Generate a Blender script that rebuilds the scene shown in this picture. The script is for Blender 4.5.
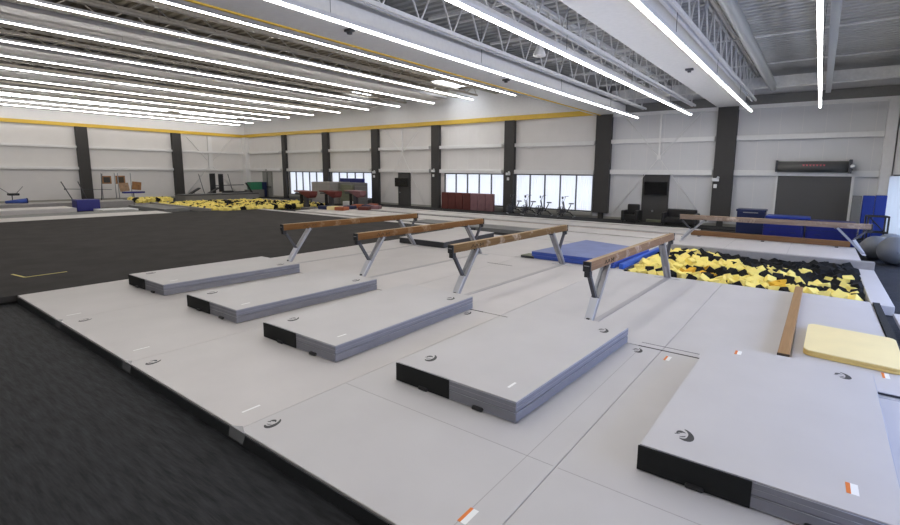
import bpy, bmesh, math, random
from mathutils import Vector, Matrix
PI = math.pi
R = math.radians
random.seed(7)
for o in list(bpy.data.objects): bpy.data.objects.remove(o)
scene = bpy.context.scene
col = scene.collection

# ------------------------------------------------------------------ camera
CAM_H = 2.65
cam_d = bpy.data.cameras.new('camera'); cam = bpy.data.objects.new('camera', cam_d); col.objects.link(cam)
cam_d.sensor_width = 36; cam_d.lens = 19.072
cam_d.shift_x = -0.02633; cam_d.shift_y = -0.022
cam_d.clip_end = 300
yaw, pitch, roll = 0.6225, -0.1453, 0.0105
rot = Matrix.Rotation(yaw, 3, 'Z') @ Matrix.Rotation(PI/2 + pitch, 3, 'X') @ Matrix.Rotation(roll, 3, 'Z')
cam.matrix_world = Matrix.Translation((0, 0, CAM_H)) @ rot.to_4x4()
scene.camera = cam

# ------------------------------------------------------------------ world, exposure, light strengths
world = bpy.data.worlds.new('sky'); scene.world = world; world.use_nodes = True
bg = world.node_tree.nodes['Background']; bg.inputs[0].default_value = (0.80, 0.88, 1.0, 1); bg.inputs[1].default_value = 2.2
vs = scene.view_settings
vs.view_transform = 'Standard'; vs.look = 'None'; vs.gamma = 1; vs.use_curve_mapping = False
vs.exposure = 0.0
E_LAMP_R = 21.0      # linear lamps over the beams
E_LAMP_L = 29.0      # linear lamps over the far hall
E_WINDOW = 1.35       # daylight behind the window curtains on the far wall
E_SIDE = 4.6         # daylight in the side windows
E_SKYLIGHT = 6.0

# ------------------------------------------------------------------ materials
MATS = {}
def nt(name):
    m = bpy.data.materials.new(name); m.use_nodes = True
    return m, m.node_tree, m.node_tree.nodes['Principled BSDF']
def mat(name, c, rough=0.6, metal=0.0, noise=0.0, nscale=8.0, bump=0.0, bscale=60.0, spec=0.5, stretch=None, coat=0.0, sheen=0.0):
    """procedural material: colour with broad wear noise and fine bump"""
    m, t, b = nt(name)
    b.inputs['Base Color'].default_value = (*c, 1); b.inputs['Roughness'].default_value = rough
    b.inputs['Metallic'].default_value = metal; b.inputs['Specular IOR Level'].default_value = spec
    b.inputs['Coat Weight'].default_value = coat; b.inputs['Sheen Weight'].default_value = sheen
    tc = t.nodes.new('ShaderNodeTexCoord')
    src = tc.outputs['Object']
    if stretch:
        mp = t.nodes.new('ShaderNodeMapping'); mp.inputs['Scale'].default_value = stretch
        t.links.new(src, mp.inputs[0]); src = mp.outputs[0]
    if noise:
        n = t.nodes.new('ShaderNodeTexNoise'); n.inputs['Scale'].default_value = nscale; n.inputs['Detail'].default_value = 5
        t.links.new(src, n.inputs['Vector'])
        r = t.nodes.new('ShaderNodeMapRange'); r.inputs[1].default_value = .3; r.inputs[2].default_value = .7
        r.inputs[3].default_value = 1-noise; r.inputs[4].default_value = 1+noise
        t.links.new(n.outputs[0], r.inputs[0])
        mx = t.nodes.new('ShaderNodeMix'); mx.data_type = 'RGBA'; mx.blend_type = 'MULTIPLY'; mx.inputs[0].default_value = 1
        mx.inputs[6].default_value = (*c, 1); t.links.new(r.outputs[0], mx.inputs[7]); t.links.new(mx.outputs[2], b.inputs['Base Color'])
    if bump:
        n2 = t.nodes.new('ShaderNodeTexNoise'); n2.inputs['Scale'].default_value = bscale; n2.inputs['Detail'].default_value = 3
        t.links.new(src, n2.inputs['Vector'])
        bp = t.nodes.new('ShaderNodeBump'); bp.inputs['Strength'].default_value = bump; bp.inputs['Distance'].default_value = .01
        t.links.new(n2.outputs[0], bp.inputs['Height']); t.links.new(bp.outputs[0], b.inputs['Normal'])
    MATS[name] = m
    return m
def emis(name, c, s):
    m, t, b = nt(name)
    b.inputs['Base Color'].default_value = (0.8, 0.8, 0.8, 1)
    b.inputs['Emission Color'].default_value = (*c, 1); b.inputs['Emission Strength'].default_value = s
    MATS[name] = m
    return m
def wood(name, c1, c2, axis='Y'):
    m, t, b = nt(name)
    tc = t.nodes.new('ShaderNodeTexCoord'); mp = t.nodes.new('ShaderNodeMapping')
    mp.inputs['Scale'].default_value = (18, .7, 18) if axis == 'Y' else (.7, 18, 18)
    n = t.nodes.new('ShaderNodeTexNoise'); n.inputs['Scale'].default_value = 3; n.inputs['Detail'].default_value = 6
    cr = t.nodes.new('ShaderNodeValToRGB'); cr.color_ramp.elements[0].color = (*c1, 1); cr.color_ramp.elements[1].color = (*c2, 1)
    cr.color_ramp.elements[0].position = .3; cr.color_ramp.elements[1].position = .7
    t.links.new(tc.outputs['Object'], mp.inputs[0]); t.links.new(mp.outputs[0], n.inputs['Vector'])
    t.links.new(n.outputs[0], cr.inputs[0]); t.links.new(cr.outputs[0], b.inputs['Base Color'])
    b.inputs['Roughness'].default_value = .55
    MATS[name] = m
    return m
def chalky_wood(name, c1, c2, chalk=(.62, .5, .4)):
    """suede covered beam: brown with chalk patches that belong to the surface"""
    m = wood(name, c1, c2); t = m.node_tree; b = t.nodes['Principled BSDF']
    src = b.inputs['Base Color'].links[0].from_socket
    tc = t.nodes.new('ShaderNodeTexCoord')
    n = t.nodes.new('ShaderNodeTexNoise'); n.inputs['Scale'].default_value = 1.9; n.inputs['Detail'].default_value = 8; n.inputs['Roughness'].default_value = .7
    t.links.new(tc.outputs['Object'], n.inputs['Vector'])
    r = t.nodes.new('ShaderNodeMapRange'); r.inputs[1].default_value = .54; r.inputs[2].default_value = .68; r.inputs[3].default_value = 0; r.inputs[4].default_value = .8
    t.links.new(n.outputs[0], r.inputs[0])
    mx = t.nodes.new('ShaderNodeMix'); mx.data_type = 'RGBA'; mx.inputs[7].default_value = (*chalk, 1)
    t.links.new(r.outputs[0], mx.inputs[0]); t.links.new(src, mx.inputs[6]); t.links.new(mx.outputs[2], b.inputs['Base Color'])
    b.inputs['Roughness'].default_value = .85
    return m

mat('rubber', (.0175, .0185, .021), .72, noise=.6, nscale=3.2, bump=.7, bscale=8, stretch=(.9, 6, 1), spec=.2)
mat('carpet_dark', (.062, .058, .056), .95, noise=.12, nscale=1.5, bump=.3, bscale=90, spec=.1)
mat('carpet_edge', (.02, .02, .02), .9)
mat('vinyl_grey', (.59, .56, .545), .5, noise=.035, nscale=1.4, bump=.08, bscale=8, spec=.35)
mat('vinyl_grey_cool', (.56, .54, .535), .5, noise=.03, nscale=1.4, bump=.08, bscale=8, spec=.35)
mat('vinyl_side', (.25, .25, .285), .5, noise=.05, nscale=6, bump=.2, bscale=14)
mat('vinyl_piping', (.42, .43, .48), .45)
mat('vinyl_black', (.012, .013, .013), .7, bump=.2, bscale=80, spec=.3)
mat('vinyl_darkgrey', (.034, .036, .04), .5, bump=.2, bscale=8)
mat('vinyl_seam', (.40, .375, .37), .7)
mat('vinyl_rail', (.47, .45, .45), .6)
mat('vinyl_line', (.06, .055, .055), .7)
mat('clear_vinyl', (.30, .30, .31), .25)
mat('logo_ink', (.04, .04, .04), .6)
mat('tag_white', (.9, .9, .88), .6)
mat('tag_orange', (.75, .2, .03), .6)
mat('tape_yellow', (.75, .65, .15), .6)
mat('blue_vinyl', (.05, .10, .42), .4, noise=.06, nscale=4)
mat('blue_mat_top', (.17, .21, .42), .5, noise=.1, nscale=3)
mat('blue_bright', (.03, .13, .62), .4)
mat('blue_royal', (.010, .017, .17), .38, noise=.12, nscale=5, bump=.3, bscale=5)
mat('blue_violet', (.03, .03, .23), .4, noise=.05)
mat('navy', (.012, .022, .085), .4)
mat('cobalt', (.015, .045, .33), .4)
mat('yellow_mat', (.93, .79, .42), .55, noise=.03, nscale=3)
mat('yellow_mat_edge', (.70, .50, .16), .55)
mat('foam_yellow', (.97, .81, .24), .95, noise=.08, nscale=5, spec=.1)
mat('foam_black', (.018, .018, .018), .95, noise=.1, nscale=5, spec=.15)
mat('foam_gold', (.83, .48, .05), .95, noise=.08, nscale=5, spec=.1)
mat('steel', (.36, .36, .37), .42, metal=.5, noise=.05)
mat('steel_plate', (.58, .58, .60), .45, metal=.3)
mat('steel_dark', (.09, .09, .10), .45, metal=.4)
mat('black_plastic', (.013, .013, .014), .45)
mat('cap_mark', (.35, .35, .35), .5)
mat('column_dark', (.052, .049, .047), .7, noise=.04)
mat('wall_panel', (.80, .775, .755), .6, noise=.02, nscale=1.0, spec=.3)
mat('wall_grey', (.70, .695, .70), .6, noise=.02, nscale=1.0, spec=.3)
mat('steel_white', (.84, .83, .82), .5, noise=.02)
mat('fascia_white', (.74, .735, .74), .6, noise=.02)
mat('yellow_paint', (.72, .47, .05), .5, noise=.04)
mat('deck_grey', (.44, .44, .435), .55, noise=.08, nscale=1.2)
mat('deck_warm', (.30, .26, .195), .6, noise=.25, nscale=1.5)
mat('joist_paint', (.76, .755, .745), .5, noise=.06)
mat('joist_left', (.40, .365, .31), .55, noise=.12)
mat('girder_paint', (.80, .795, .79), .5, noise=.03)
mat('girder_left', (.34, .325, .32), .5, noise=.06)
mat('duct_metal', (.52, .54, .55), .35, metal=.5)
mat('cable', (.05, .05, .05), .6)
mat('lamp_housing', (.75, .75, .76), .4)
mat('door_dark', (.06, .057, .055), .6)
mat('door_grey', (.30, .30, .28), .6, noise=.03)
mat('window_frame', (.07, .073, .08), .5)
mat('screen_black', (.004, .004, .005), .25)
mat('red_vinyl', (.115, .024, .018), .5, noise=.12, nscale=3)
mat('maroon_vinyl', (.24, .12, .13), .5, noise=.12, nscale=3)
mat('red_leather', (.16, .036, .03), .6, noise=.1)
mat('orange_vinyl', (.42, .12, .05), .5)
mat('grey_block', (.33, .315, .305), .6, noise=.05)
mat('grey_block_dark', (.20, .195, .19), .6, noise=.05)
mat('black_leather', (.014, .013, .013), .35, bump=.2, bscale=12)
mat('rollup', (.115, .11, .105), .5)
mat('rollup_hood', (.10, .10, .095), .4)
mat('red_sign', (.75, .12, .16), .5)
mat('olive', (.17, .18, .12), .7)
mat('baseboard', (.36, .35, .31), .6)
mat('wood_board', (.35, .17, .06), .6, noise=.3, nscale=4)
mat('wood_board_dark', (.06, .04, .022), .6)
mat('wood_board_pale', (.42, .27, .16), .6, noise=.3, nscale=4)
mat('green_box', (.03, .22, .11), .5)
mat('white_paint', (.82, .82, .82), .5)
mat('runway', (.66, .63, .61), .7, noise=.06, nscale=1)
mat('runway_warm', (.62, .52, .46), .8, noise=.05)
mat('runway_grey', (.22, .22, .215), .7, noise=.1)
mat('ball_grey', (.12, .125, .13), .4, bump=.05, bscale=30)
mat('ball_light', (.17, .185, .20), .4)
mat('violet_metal', (.06, .05, .22), .5)
wood('beam_low', (.14, .06, .018), (.21, .10, .03), 'X')
wood('beam_floor', (.30, .155, .05), (.38, .21, .075), 'Y')
chalky_wood('beam_orange', (.15, .062, .012), (.205, .09, .02), (.38, .26, .16))
chalky_wood('beam_chalk', (.14, .075, .022), (.21, .12, .04), (.62, .52, .42))
chalky_wood('beam_pale', (.21, .115, .052), (.29, .17, .085), (.6, .48, .38))
chalky_wood('beam_far', (.20, .135, .09), (.30, .22, .16))
mat('beam_top', (.46, .33, .20), .85, noise=.12, nscale=3)
mat('beam_ink', (.05, .03, .01), .7)
emis('lamp_R', (1.0, .98, .95), E_LAMP_R); emis('lamp_L', (1.0, .965, .92), E_LAMP_L)
emis('sky_glow', (.86, .92, 1.0), E_SKYLIGHT)
emis('window_day', (.90, .94, 1.0), E_WINDOW)
emis('window_side', (.43, .57, 1.0), E_SIDE)
emis('window_soft', (.62, .78, 1.0), 1.3)
def curtain_mat(name, c, tr):
    m, t, b = nt(name)
    for n in list(t.nodes):
        if n.type != 'OUTPUT_MATERIAL': t.nodes.remove(n)
    d = t.nodes.new('ShaderNodeBsdfDiffuse'); l = t.nodes.new('ShaderNodeBsdfTranslucent'); mx = t.nodes.new('ShaderNodeMixShader')
    d.inputs[0].default_value = (*c, 1); l.inputs[0].default_value = (*c, 1); mx.inputs[0].default_value = tr
    t.links.new(d.outputs[0], mx.inputs[1]); t.links.new(l.outputs[0], mx.inputs[2]); t.links.new(mx.outputs[0], t.nodes['Material Output'].inputs[0])
    MATS[name] = m
curtain_mat('curtain', (.84, .86, .92), .62)

# ------------------------------------------------------------------ mesh builder
class MB:
    def __init__(s): s.bm = bmesh.new(); s.mi = 0
    def _faces(s, verts, faces):
        vs_ = [s.bm.verts.new(v) for v in verts]; out = []
        for f in faces:
            try: fc = s.bm.faces.new([vs_[i] for i in f])
            except ValueError: continue
            fc.material_index = s.mi; out.append(fc)
        return out
    def box(s, x0, x1, y0, y1, z0, z1, bev=0, seg=2, M=None):
        t = bmesh.new(); r = bmesh.ops.create_cube(t, size=1)
        for v in t.verts: v.co = Vector(((x0+x1)/2 + v.co.x*(x1-x0), (y0+y1)/2 + v.co.y*(y1-y0), (z0+z1)/2 + v.co.z*(z1-z0)))
        if bev: bmesh.ops.bevel(t, geom=list(t.edges), offset=bev, segments=seg, affect='EDGES', profile=.5)
        return s._merge(t, M)
    def _merge(s, t, M=None, smooth=False):
        if M is not None: bmesh.ops.transform(t, matrix=M, verts=t.verts)
        mp = {}
        for v in t.verts: mp[v] = s.bm.verts.new(v.co)
        for f in t.faces:
            try: g = s.bm.faces.new([mp[v] for v in f.verts])
            except ValueError: continue
            g.material_index = s.mi; g.smooth = smooth
        t.free(); return s
    def prism(s, pts, z0, z1, bev=0):
        """extrude a counter-clockwise outline"""
        t = bmesh.new(); lo = [t.verts.new((p[0], p[1], z0)) for p in pts]; hi = [t.verts.new((p[0], p[1], z1)) for p in pts]
        n = len(pts); t.faces.new(lo[::-1]); t.faces.new(hi)
        for i in range(n): t.faces.new((lo[i], lo[(i+1) % n], hi[(i+1) % n], hi[i]))
        if bev: bmesh.ops.bevel(t, geom=list(t.edges), offset=bev, segments=2, affect='EDGES', profile=.5)
        return s._merge(t)
    def bar(s, a, b, w, h=None, up=(0, 0, 1), bev=0):
        """rectangular bar from a to b"""
        a = Vector(a); b = Vector(b); h = h or w; d = b-a; L = d.length; d.normalize()
        up = Vector(up)
        if abs(d.dot(up)) > .98: up = Vector((1, 0, 0))
        x = d.cross(up).normalized(); u = x.cross(d)
        M = Matrix((x, d, u)).transposed().to_4x4(); M.translation = (a+b)/2
        return s.box(-w/2, w/2, -L/2, L/2, -h/2, h/2, bev, 1, M)
    def tube(s, pts, r, n=8, cap=True, smooth=True):
        pts = [Vector(p) for p in pts]; rings = []; t = bmesh.new()
        for i, p in enumerate(pts):
            d = (pts[min(i+1, len(pts)-1)] - pts[max(i-1, 0)]).normalized()
            up = Vector((0, 0, 1)) if abs(d.z) < .95 else Vector((1, 0, 0))
            x = d.cross(up).normalized(); y = x.cross(d); rr = r[i] if isinstance(r, (list, tuple)) else r
            rings.append([t.verts.new(p + (x*math.cos(2*PI*k/n) + y*math.sin(2*PI*k/n))*rr) for k in range(n)])
        for i in range(len(rings)-1):
            for k in range(n): t.faces.new((rings[i][k], rings[i][(k+1) % n], rings[i+1][(k+1) % n], rings[i+1][k]))
        if cap: t.faces.new(rings[0]); t.faces.new(rings[-1][::-1])
        bmesh.ops.recalc_face_normals(t, faces=t.faces)
        return s._merge(t, None, smooth)
    def lathe(s, prof, c=(0, 0, 0), n=20, M=None):
        t = bmesh.new(); rings = []
        for r_, z in prof: rings.append([t.verts.new((c[0]+r_*math.cos(2*PI*k/n), c[1]+r_*math.sin(2*PI*k/n), c[2]+z)) for k in range(n)])
        for i in range(len(rings)-1):
            for k in range(n): t.faces.new((rings[i][k], rings[i][(k+1) % n], rings[i+1][(k+1) % n], rings[i+1][k]))
        t.faces.new(rings[0][::-1]); t.faces.new(rings[-1])
        return s._merge(t, M, True)
    def sphere(s, c, r, n=24, sz=(1, 1, 1)):
        t = bmesh.new(); bmesh.ops.create_uvsphere(t, u_segments=n, v_segments=n//2, radius=r)
        return s._merge(t, Matrix.Translation(c) @ Matrix.Diagonal((*sz, 1)), True)
    def quad(s, *p): s._faces(p, [tuple(range(len(p)))]); return s
    def build(s, name, mats, parent=None, loc=None, rotz=0):
        me = bpy.data.meshes.new(name); s.bm.to_mesh(me); s.bm.free()
        for m in (mats if isinstance(mats, (list, tuple)) else [mats]): me.materials.append(MATS[m])
        o = bpy.data.objects.new(name, me); col.objects.link(o)
        if parent: o.parent = parent
        if loc: o.location = loc
        o.rotation_euler.z = rotz
        return o
def tag(o, label=None, cat=None, group=None, kind=None):
    if label: o['label'] = label
    if cat: o['category'] = cat
    if group: o['group'] = group
    if kind: o['kind'] = kind
    return o
def thing(name, label, cat, loc=(0, 0, 0), rotz=0, group=None):
    o = bpy.data.objects.new(name, None); col.objects.link(o); o.empty_display_size = .2
    o.location = loc; o.rotation_euler = (0, 0, rotz)
    return tag(o, label, cat, group)
def struct(o, label=None, cat=None): return tag(o, label, cat, kind='structure')
def dup(o, parent=None):
    c = o.copy(); col.objects.link(c); c.parent = parent
    for ch in list(o.children): dup(ch, c)
    return c
def B(x0, x1, y0, y1, z0, z1, bev=0): m = MB(); m.box(x0, x1, y0, y1, z0, z1, bev); return m

FW = 28.0      # inner face of the far wall
LW = -50.4     # inner face of the left wall
RW = 2.55      # inner face of the right wall
BK = -6.0      # wall behind the photographer
SPLIT = -11.15 # where the low bay meets the tall hall
ZR, ZL = 7.35, 8.5

# ------------------------------------------------------------------ floor, walls, roof
struct(B(LW-.3, RW+.3, BK-.3, FW+.3, -.2, 0).build('floor', 'rubber'), 'black rubber gym floor with faint lighter streaks', 'floor')

tn = [0]
def trim(m, mats, label, cat='trim'):
    tn[0] += 1
    return struct(m.build('trim_%d' % tn[0], mats), label, cat)

WIN = [(-42.6, -37.25, 5), (-36.1, -30.75, 5), (-22.8, -17.6, 5), (-16.65, -11.2, 5)]
WZ0, WZ1 = .38, 2.62
COLX = [-43.35, -36.8, -30.28, -23.72, -17.2, -10.65, -4.12]
# far wall with real window openings
m = MB()
xs = LW
for a, b, n in WIN:
    m.box(xs, a, FW, FW+.3, 0, 6.3); m.box(a, b, FW, FW+.3, 0, WZ0); m.box(a, b, FW, FW+.3, WZ1, 6.3); xs = b
m.box(xs, SPLIT, FW, FW+.3, 0, 6.3)
m.mi = 1
m.box(SPLIT, RW+.3, FW, FW+.3, 0, ZR)
m.mi = 2
m.box(LW, SPLIT, FW-.05, FW+.3, 6.3, ZL+.3)
struct(m.build('wall_far', ['wall_panel', 'wall_grey', 'fascia_white']), 'long pale metal far wall with dark columns and windows', 'wall')
m = MB(); m.box(LW-.3, LW, BK, FW+.3, 0, 6.2); m.mi = 1; m.box(LW-.3, LW+.05, BK, FW, 6.2, ZL+.3)
struct(m.build('wall_left', ['wall_panel', 'fascia_white']), 'pale metal left wall with dark columns', 'wall')
# right wall, openings for the side windows
RWIN = [(3.0, 8.6), (9.4, 15.0), (15.8, 20.8), (21.6, 26.9)]
m = MB(); ys = BK
for a, b in RWIN:
    m.box(RW, RW+.3, ys, a, 0, ZR); m.box(RW, RW+.3, a, b, 0, .1); m.box(RW, RW+.3, a, b, 2.75, ZR); ys = b
m.box(RW, RW+.3, ys, FW, 0, ZR)
struct(m.build('wall_right', 'wall_grey'), 'grey right wall with tall curtained windows', 'wall')
struct(B(LW-.3, RW+.3, BK-.3, BK, 0, ZL).build('wall_back', 'column_dark'), 'unseen wall behind the camera, darkened to cut bounce light', 'wall')  # out of view, dark colour keeps bounced light off the mat fronts

def deck(name, x0, x1, y0, y1, z, pitch, mt, holes=()):
    """ribbed steel roof deck, ribs run left to right"""
    m = MB(); y = y0; n = 0
    cuts = sorted({x0, x1, *[h[0] for h in holes], *[h[1] for h in holes]})
    while y < y1:
        for i in range(len(cuts)-1):
            a, b = cuts[i], cuts[i+1]
            if any(h[0] <= a and b <= h[1] and h[2] < y+pitch/2 < h[3] for h in holes): continue
            w = pitch
            m.quad((a, y, z), (a, y+w*.45, z), (b, y+w*.45, z), (b, y, z))
            m.quad((a, y+w*.45, z), (a, y+w*.55, z+.09), (b, y+w*.55, z+.09), (b, y+w*.45, z))
            m.quad((a, y+w*.55, z+.09), (a, y+w*.9, z+.09), (b, y+w*.9, z+.09), (b, y+w*.55, z+.09))
            m.quad((a, y+w*.9, z+.09), (a, y+w, z), (b, y+w, z), (b, y+w*.9, z+.09))
        y += pitch
    return struct(m.build(name, mt), 'ribbed steel roof deck', 'ceiling')
SKY = [(-22.0, -19.9, 24.4, 27.2), (-29.8, -28.4, 24.2, 26.4)]
deck('ceiling_right', SPLIT, RW+.3, BK, FW, ZR, .32, 'deck_grey')
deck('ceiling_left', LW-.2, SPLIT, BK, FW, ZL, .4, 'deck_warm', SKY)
# roof boards that close the roof above the ribs
m = MB(); m.box(SPLIT, RW+.3, BK, FW+.3, ZR+.12, ZR+.3)
trim(m, 'deck_grey', 'roof boards above the low bay', 'roof')
m = MB(); cx = sorted({LW-.3, SPLIT, *[h[0] for h in SKY], *[h[1] for h in SKY]}); cy = sorted({BK, FW+.3, *[h[2] for h in SKY], *[h[3] for h in SKY]})
for i in range(len(cx)-1):
    for j in range(len(cy)-1):
        if any(h[0] <= cx[i] and cx[i+1] <= h[1] and h[2] <= cy[j] and cy[j+1] <= h[3] for h in SKY): continue
        m.box(cx[i], cx[i+1], cy[j], cy[j+1], ZL+.12, ZL+.3)
trim(m, 'deck_warm', 'roof boards above the tall hall', 'roof')
for k, (a, b) in enumerate(((5.5, 20.6), (21.6, 27.2))):
    m = MB(); m.box(LW+.05, LW+.09, a, b, 7.98, 8.03); m.box(LW+.05, LW+.09, a, b, 8.32, 8.37); y = a
    while y <= b+.01: m.box(LW+.05, LW+.09, y-.04, y+.04, 8.0, 8.36); y += (b-a)/round((b-a)/1.1)
    f = struct(m.build('window_%d' % (30+k), 'window_frame'), 'high strip window under the roof on the left wall', 'window')
    B(LW+.055, LW+.07, a, b, 8.0, 8.36).build('pane', 'sky_glow', f)
for k, h in enumerate(SKY):
    m = MB()
    for x in (h[0], h[1]): m.box(x-.04, x+.04, h[2], h[3], ZL-.02, ZL+.06)
    y = h[2]
    while y <= h[3]+.01: m.box(h[0], h[1], y-.03, y+.03, ZL-.01, ZL+.05); y += 1.05
    f = struct(m.build('window_%d' % (20+k), 'window_frame'), 'roof skylight with dark bars', 'skylight')
    B(h[0]+.04, h[1]-.04, h[2], h[3], ZL+.03, ZL+.045).build('pane', 'sky_glow', f)

# wall between low bay and tall hall, above the big girder
m = B(SPLIT-.05, SPLIT+.1, BK, FW, 6.15, ZL+.12)
trim(m, 'fascia_white', 'white upper wall between the low bay and the tall hall', 'upper wall')
m = B(LW+.05, SPLIT, FW-.17, FW-.05, 6.12, 6.42)
trim(m, 'yellow_paint', 'yellow stripe beam along the far wall', 'beam')
m = B(LW+.05, LW+.17, BK, FW-.17, 6.10, 6.38)
trim(m, 'yellow_paint', 'yellow stripe beam along the left wall', 'beam')
m = B(-10.86, -10.79, BK, FW-.3, 6.065, 6.10)
trim(m, 'yellow_paint', 'thin yellow edge along the big white girder', 'trim')

# big white girders and grey girders
m = MB(); m.box(SPLIT-.02, -9.35, BK, FW-.25, 6.10, 6.55, .02)
trim(m, 'girder_paint', 'wide white girder between the low bay and tall hall', 'girder')
m = MB(); m.box(-4.6, -3.35, BK, FW-.3, 6.10, 6.6, .02)
trim(m, 'girder_paint', 'wide white girder over the low bay', 'girder')
for x, nm in ((-22.95, 'nearest grey girder of the tall hall'), (-29.9, 'second grey girder of the tall hall'), (-36.8, 'third grey girder of the tall hall'), (-43.6, 'farthest grey girder of the tall hall')):
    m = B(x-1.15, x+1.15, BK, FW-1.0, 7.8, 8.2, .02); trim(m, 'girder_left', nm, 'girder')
# cross beams near the far wall of the low bay, cap rail and conduits
m = B(-9.35, RW, FW-2.6, FW-2.2, 6.55, 7.0); trim(m, 'joist_paint', 'cross beam under the low bay roof', 'beam')
m = B(-10.1, RW, FW-.16, FW-.02, 5.95, 6.13); trim(m, 'steel_white', 'pale cap rail on the far wall of the low bay', 'rail')
m = B(-10.1, RW, FW-.12, FW, 6.13, 6.6); trim(m, 'grey_block_dark', 'dark panel standing in for the shaded gap above the cap rail', 'panel')  # solid panel, its dark colour stands for shade in the gap under the roof
for y, z in ((9.5, 7.2), (14.2, 7.2), (19.0, 7.2), (23.6, 7.2)):
    m = MB(); m.tube([(-9.3, y, z), (RW, y-.15, z)], .035); trim(m, 'joist_paint', 'thin cross conduit under the low bay roof', 'conduit')

def joist(x, y0, y1, zb, zt, step, mt, label, slot=True, wob=0):
    m = MB()
    for zz, w in ((zb, .07), (zt, .07)):
        for dx in (-.07, .07): m.box(x+dx-w/2+wob*dx, x+dx+w/2, y0, y1, zz-.045, zz+.045)
    y = y0; up = False
    while y < y1-.01:
        yn = min(y+step, y1); a, b = (zt, zb) if up else (zb, zt)
        m.bar((x, y, a), (x, yn, b), .035, .035); y = yn; up = not up
    m2 = trim(m, mt, label, 'roof joist')
for x, n_ in ((-8.0, 'left'), (-6.85, 'second'), (-5.55, 'middle')):
    joist(x, BK, FW-1.2, 6.15 if x != -6.85 else 6.5, 7.28, .62, 'joist_paint', 'grey open web roof joist over the beams')
joist(-2.85, BK, FW-1.6, 6.15, 7.28, .55, 'joist_paint', 'grey open web roof joist beside the round duct')
for y in (4.5, 7.6, 10.7, 13.8, 16.9, 20.0, 23.1):
    m = MB(); m.bar((-9.3, y, 6.9), (-4.6, y+.5, 7.0), .07, .07); m.bar((-9.3, y+1.4, 7.15), (-4.6, y+1.3, 7.15), .05, .05)
    trim(m, 'joist_paint', 'cross brace between the roof joists', 'brace')
x = -12.8
while x > -49.5:
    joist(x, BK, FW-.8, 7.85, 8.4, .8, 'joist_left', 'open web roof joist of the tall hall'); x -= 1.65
m = MB(); m.tube([(-2.1, BK, 6.62), (-2.1, FW-2.0, 6.62)], .17, 16); o = m.build('round_duct', 'duct_metal')
tag(o, 'round grey ventilation duct running under the low bay roof', 'duct')
m = MB(); m.box(-.16, .04, BK, FW-.9, 6.35, 6.62, .02); o = m.build('cable_tray', 'duct_metal')
tag(o, 'narrow pale tray hung above the rightmost ceiling light', 'cable tray')
for x_, y_, z_ in ((-7.35, 13.6, 6.25),):
    m = MB(); m.lathe([(.05, .35), (.08, .3), (.20, .0), (.18, -.03)], (x_, y_, z_), 20)
    o = m.build('ceiling_speaker', 'joist_paint')
    tag(o, 'small bell-shaped pale fixture hung between the roof joists', 'ceiling fixture')
for x_, y_, lb in ((-9.7, 8.2, 'near the front of'), (-9.8, 15.6, 'halfway along'), (-3.8, 17.3, 'under the second girder, not under')):
    m = MB(); m.box(x_-.12, x_+.12, y_-.08, y_+.08, 6.04, 6.10, .01); m.box(x_-.05, x_+.05, y_-.05, y_+.05, 5.98, 6.04, .01)
    tag(m.build('ceiling_sensor', 'steel_dark'), 'small dark sensor box %s the wide white girder' % lb, 'sensor')

# columns
COLS = [(-43.3, -42.75), (-36.95, -36.2), (-30.47, -29.72), (-23.92, -23.19), (-17.45, -16.69), (-11.05, -10.12), (-4.55, -3.63)]
for x0, x1 in COLS:
    m = MB(); m.box(x0, x1, FW-.3, FW, .35 if x0 > -12 else 0, 6.12, .01)
    if x0 > -12: m.box((x0+x1)/2-.14, (x0+x1)/2+.14, FW-.2, FW, 0, .36)
    trim(m, 'column_dark', 'dark grey column on the far wall', 'column')
for y in (6.6, 13.8, 21.05):
    m = MB(); m.box(LW, LW+.42, y-.38, y+.38, 0, 6.1, .01)
    trim(m, 'column_dark', 'dark grey column on the left wall', 'column')
m = MB(); m.box(LW, LW+.7, FW-.45, FW, 0, 6.1, .01); trim(m, 'steel_white', 'white corner column', 'column')
m = MB(); m.box(2.12, 2.5, FW-.42, FW, 0, 6.0, .01); trim(m, 'steel_white', 'pale column at the right end of the far wall', 'column')
# girts
for z0, z1 in ((4.42, 4.66), (2.66, 2.93)):
    edges = [LW+.7] + [v for x in COLX for v in (x-.5, x+.5)] + [2.12]
    m = MB()
    for i in range(0, len(edges), 2):
        dz = .0 if edges[i] > -11 else -.04
        m.box(edges[i], edges[i+1], FW-.2, FW, z0+dz, z1+dz, .01)
    trim(m, 'steel_white', 'white horizontal wall rail on the far wall', 'wall rail')
    m = MB(); e2 = [BK, 6.22, 6.98, 13.42, 14.18, 20.67, 21.43, FW-.45]
    for i in range(0, len(e2), 2): m.box(LW, LW+.2, e2[i], e2[i+1], z0-.08, z1-.12, .01)
    trim(m, 'steel_white', 'white horizontal wall rail on the left wall', 'wall rail')
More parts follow.
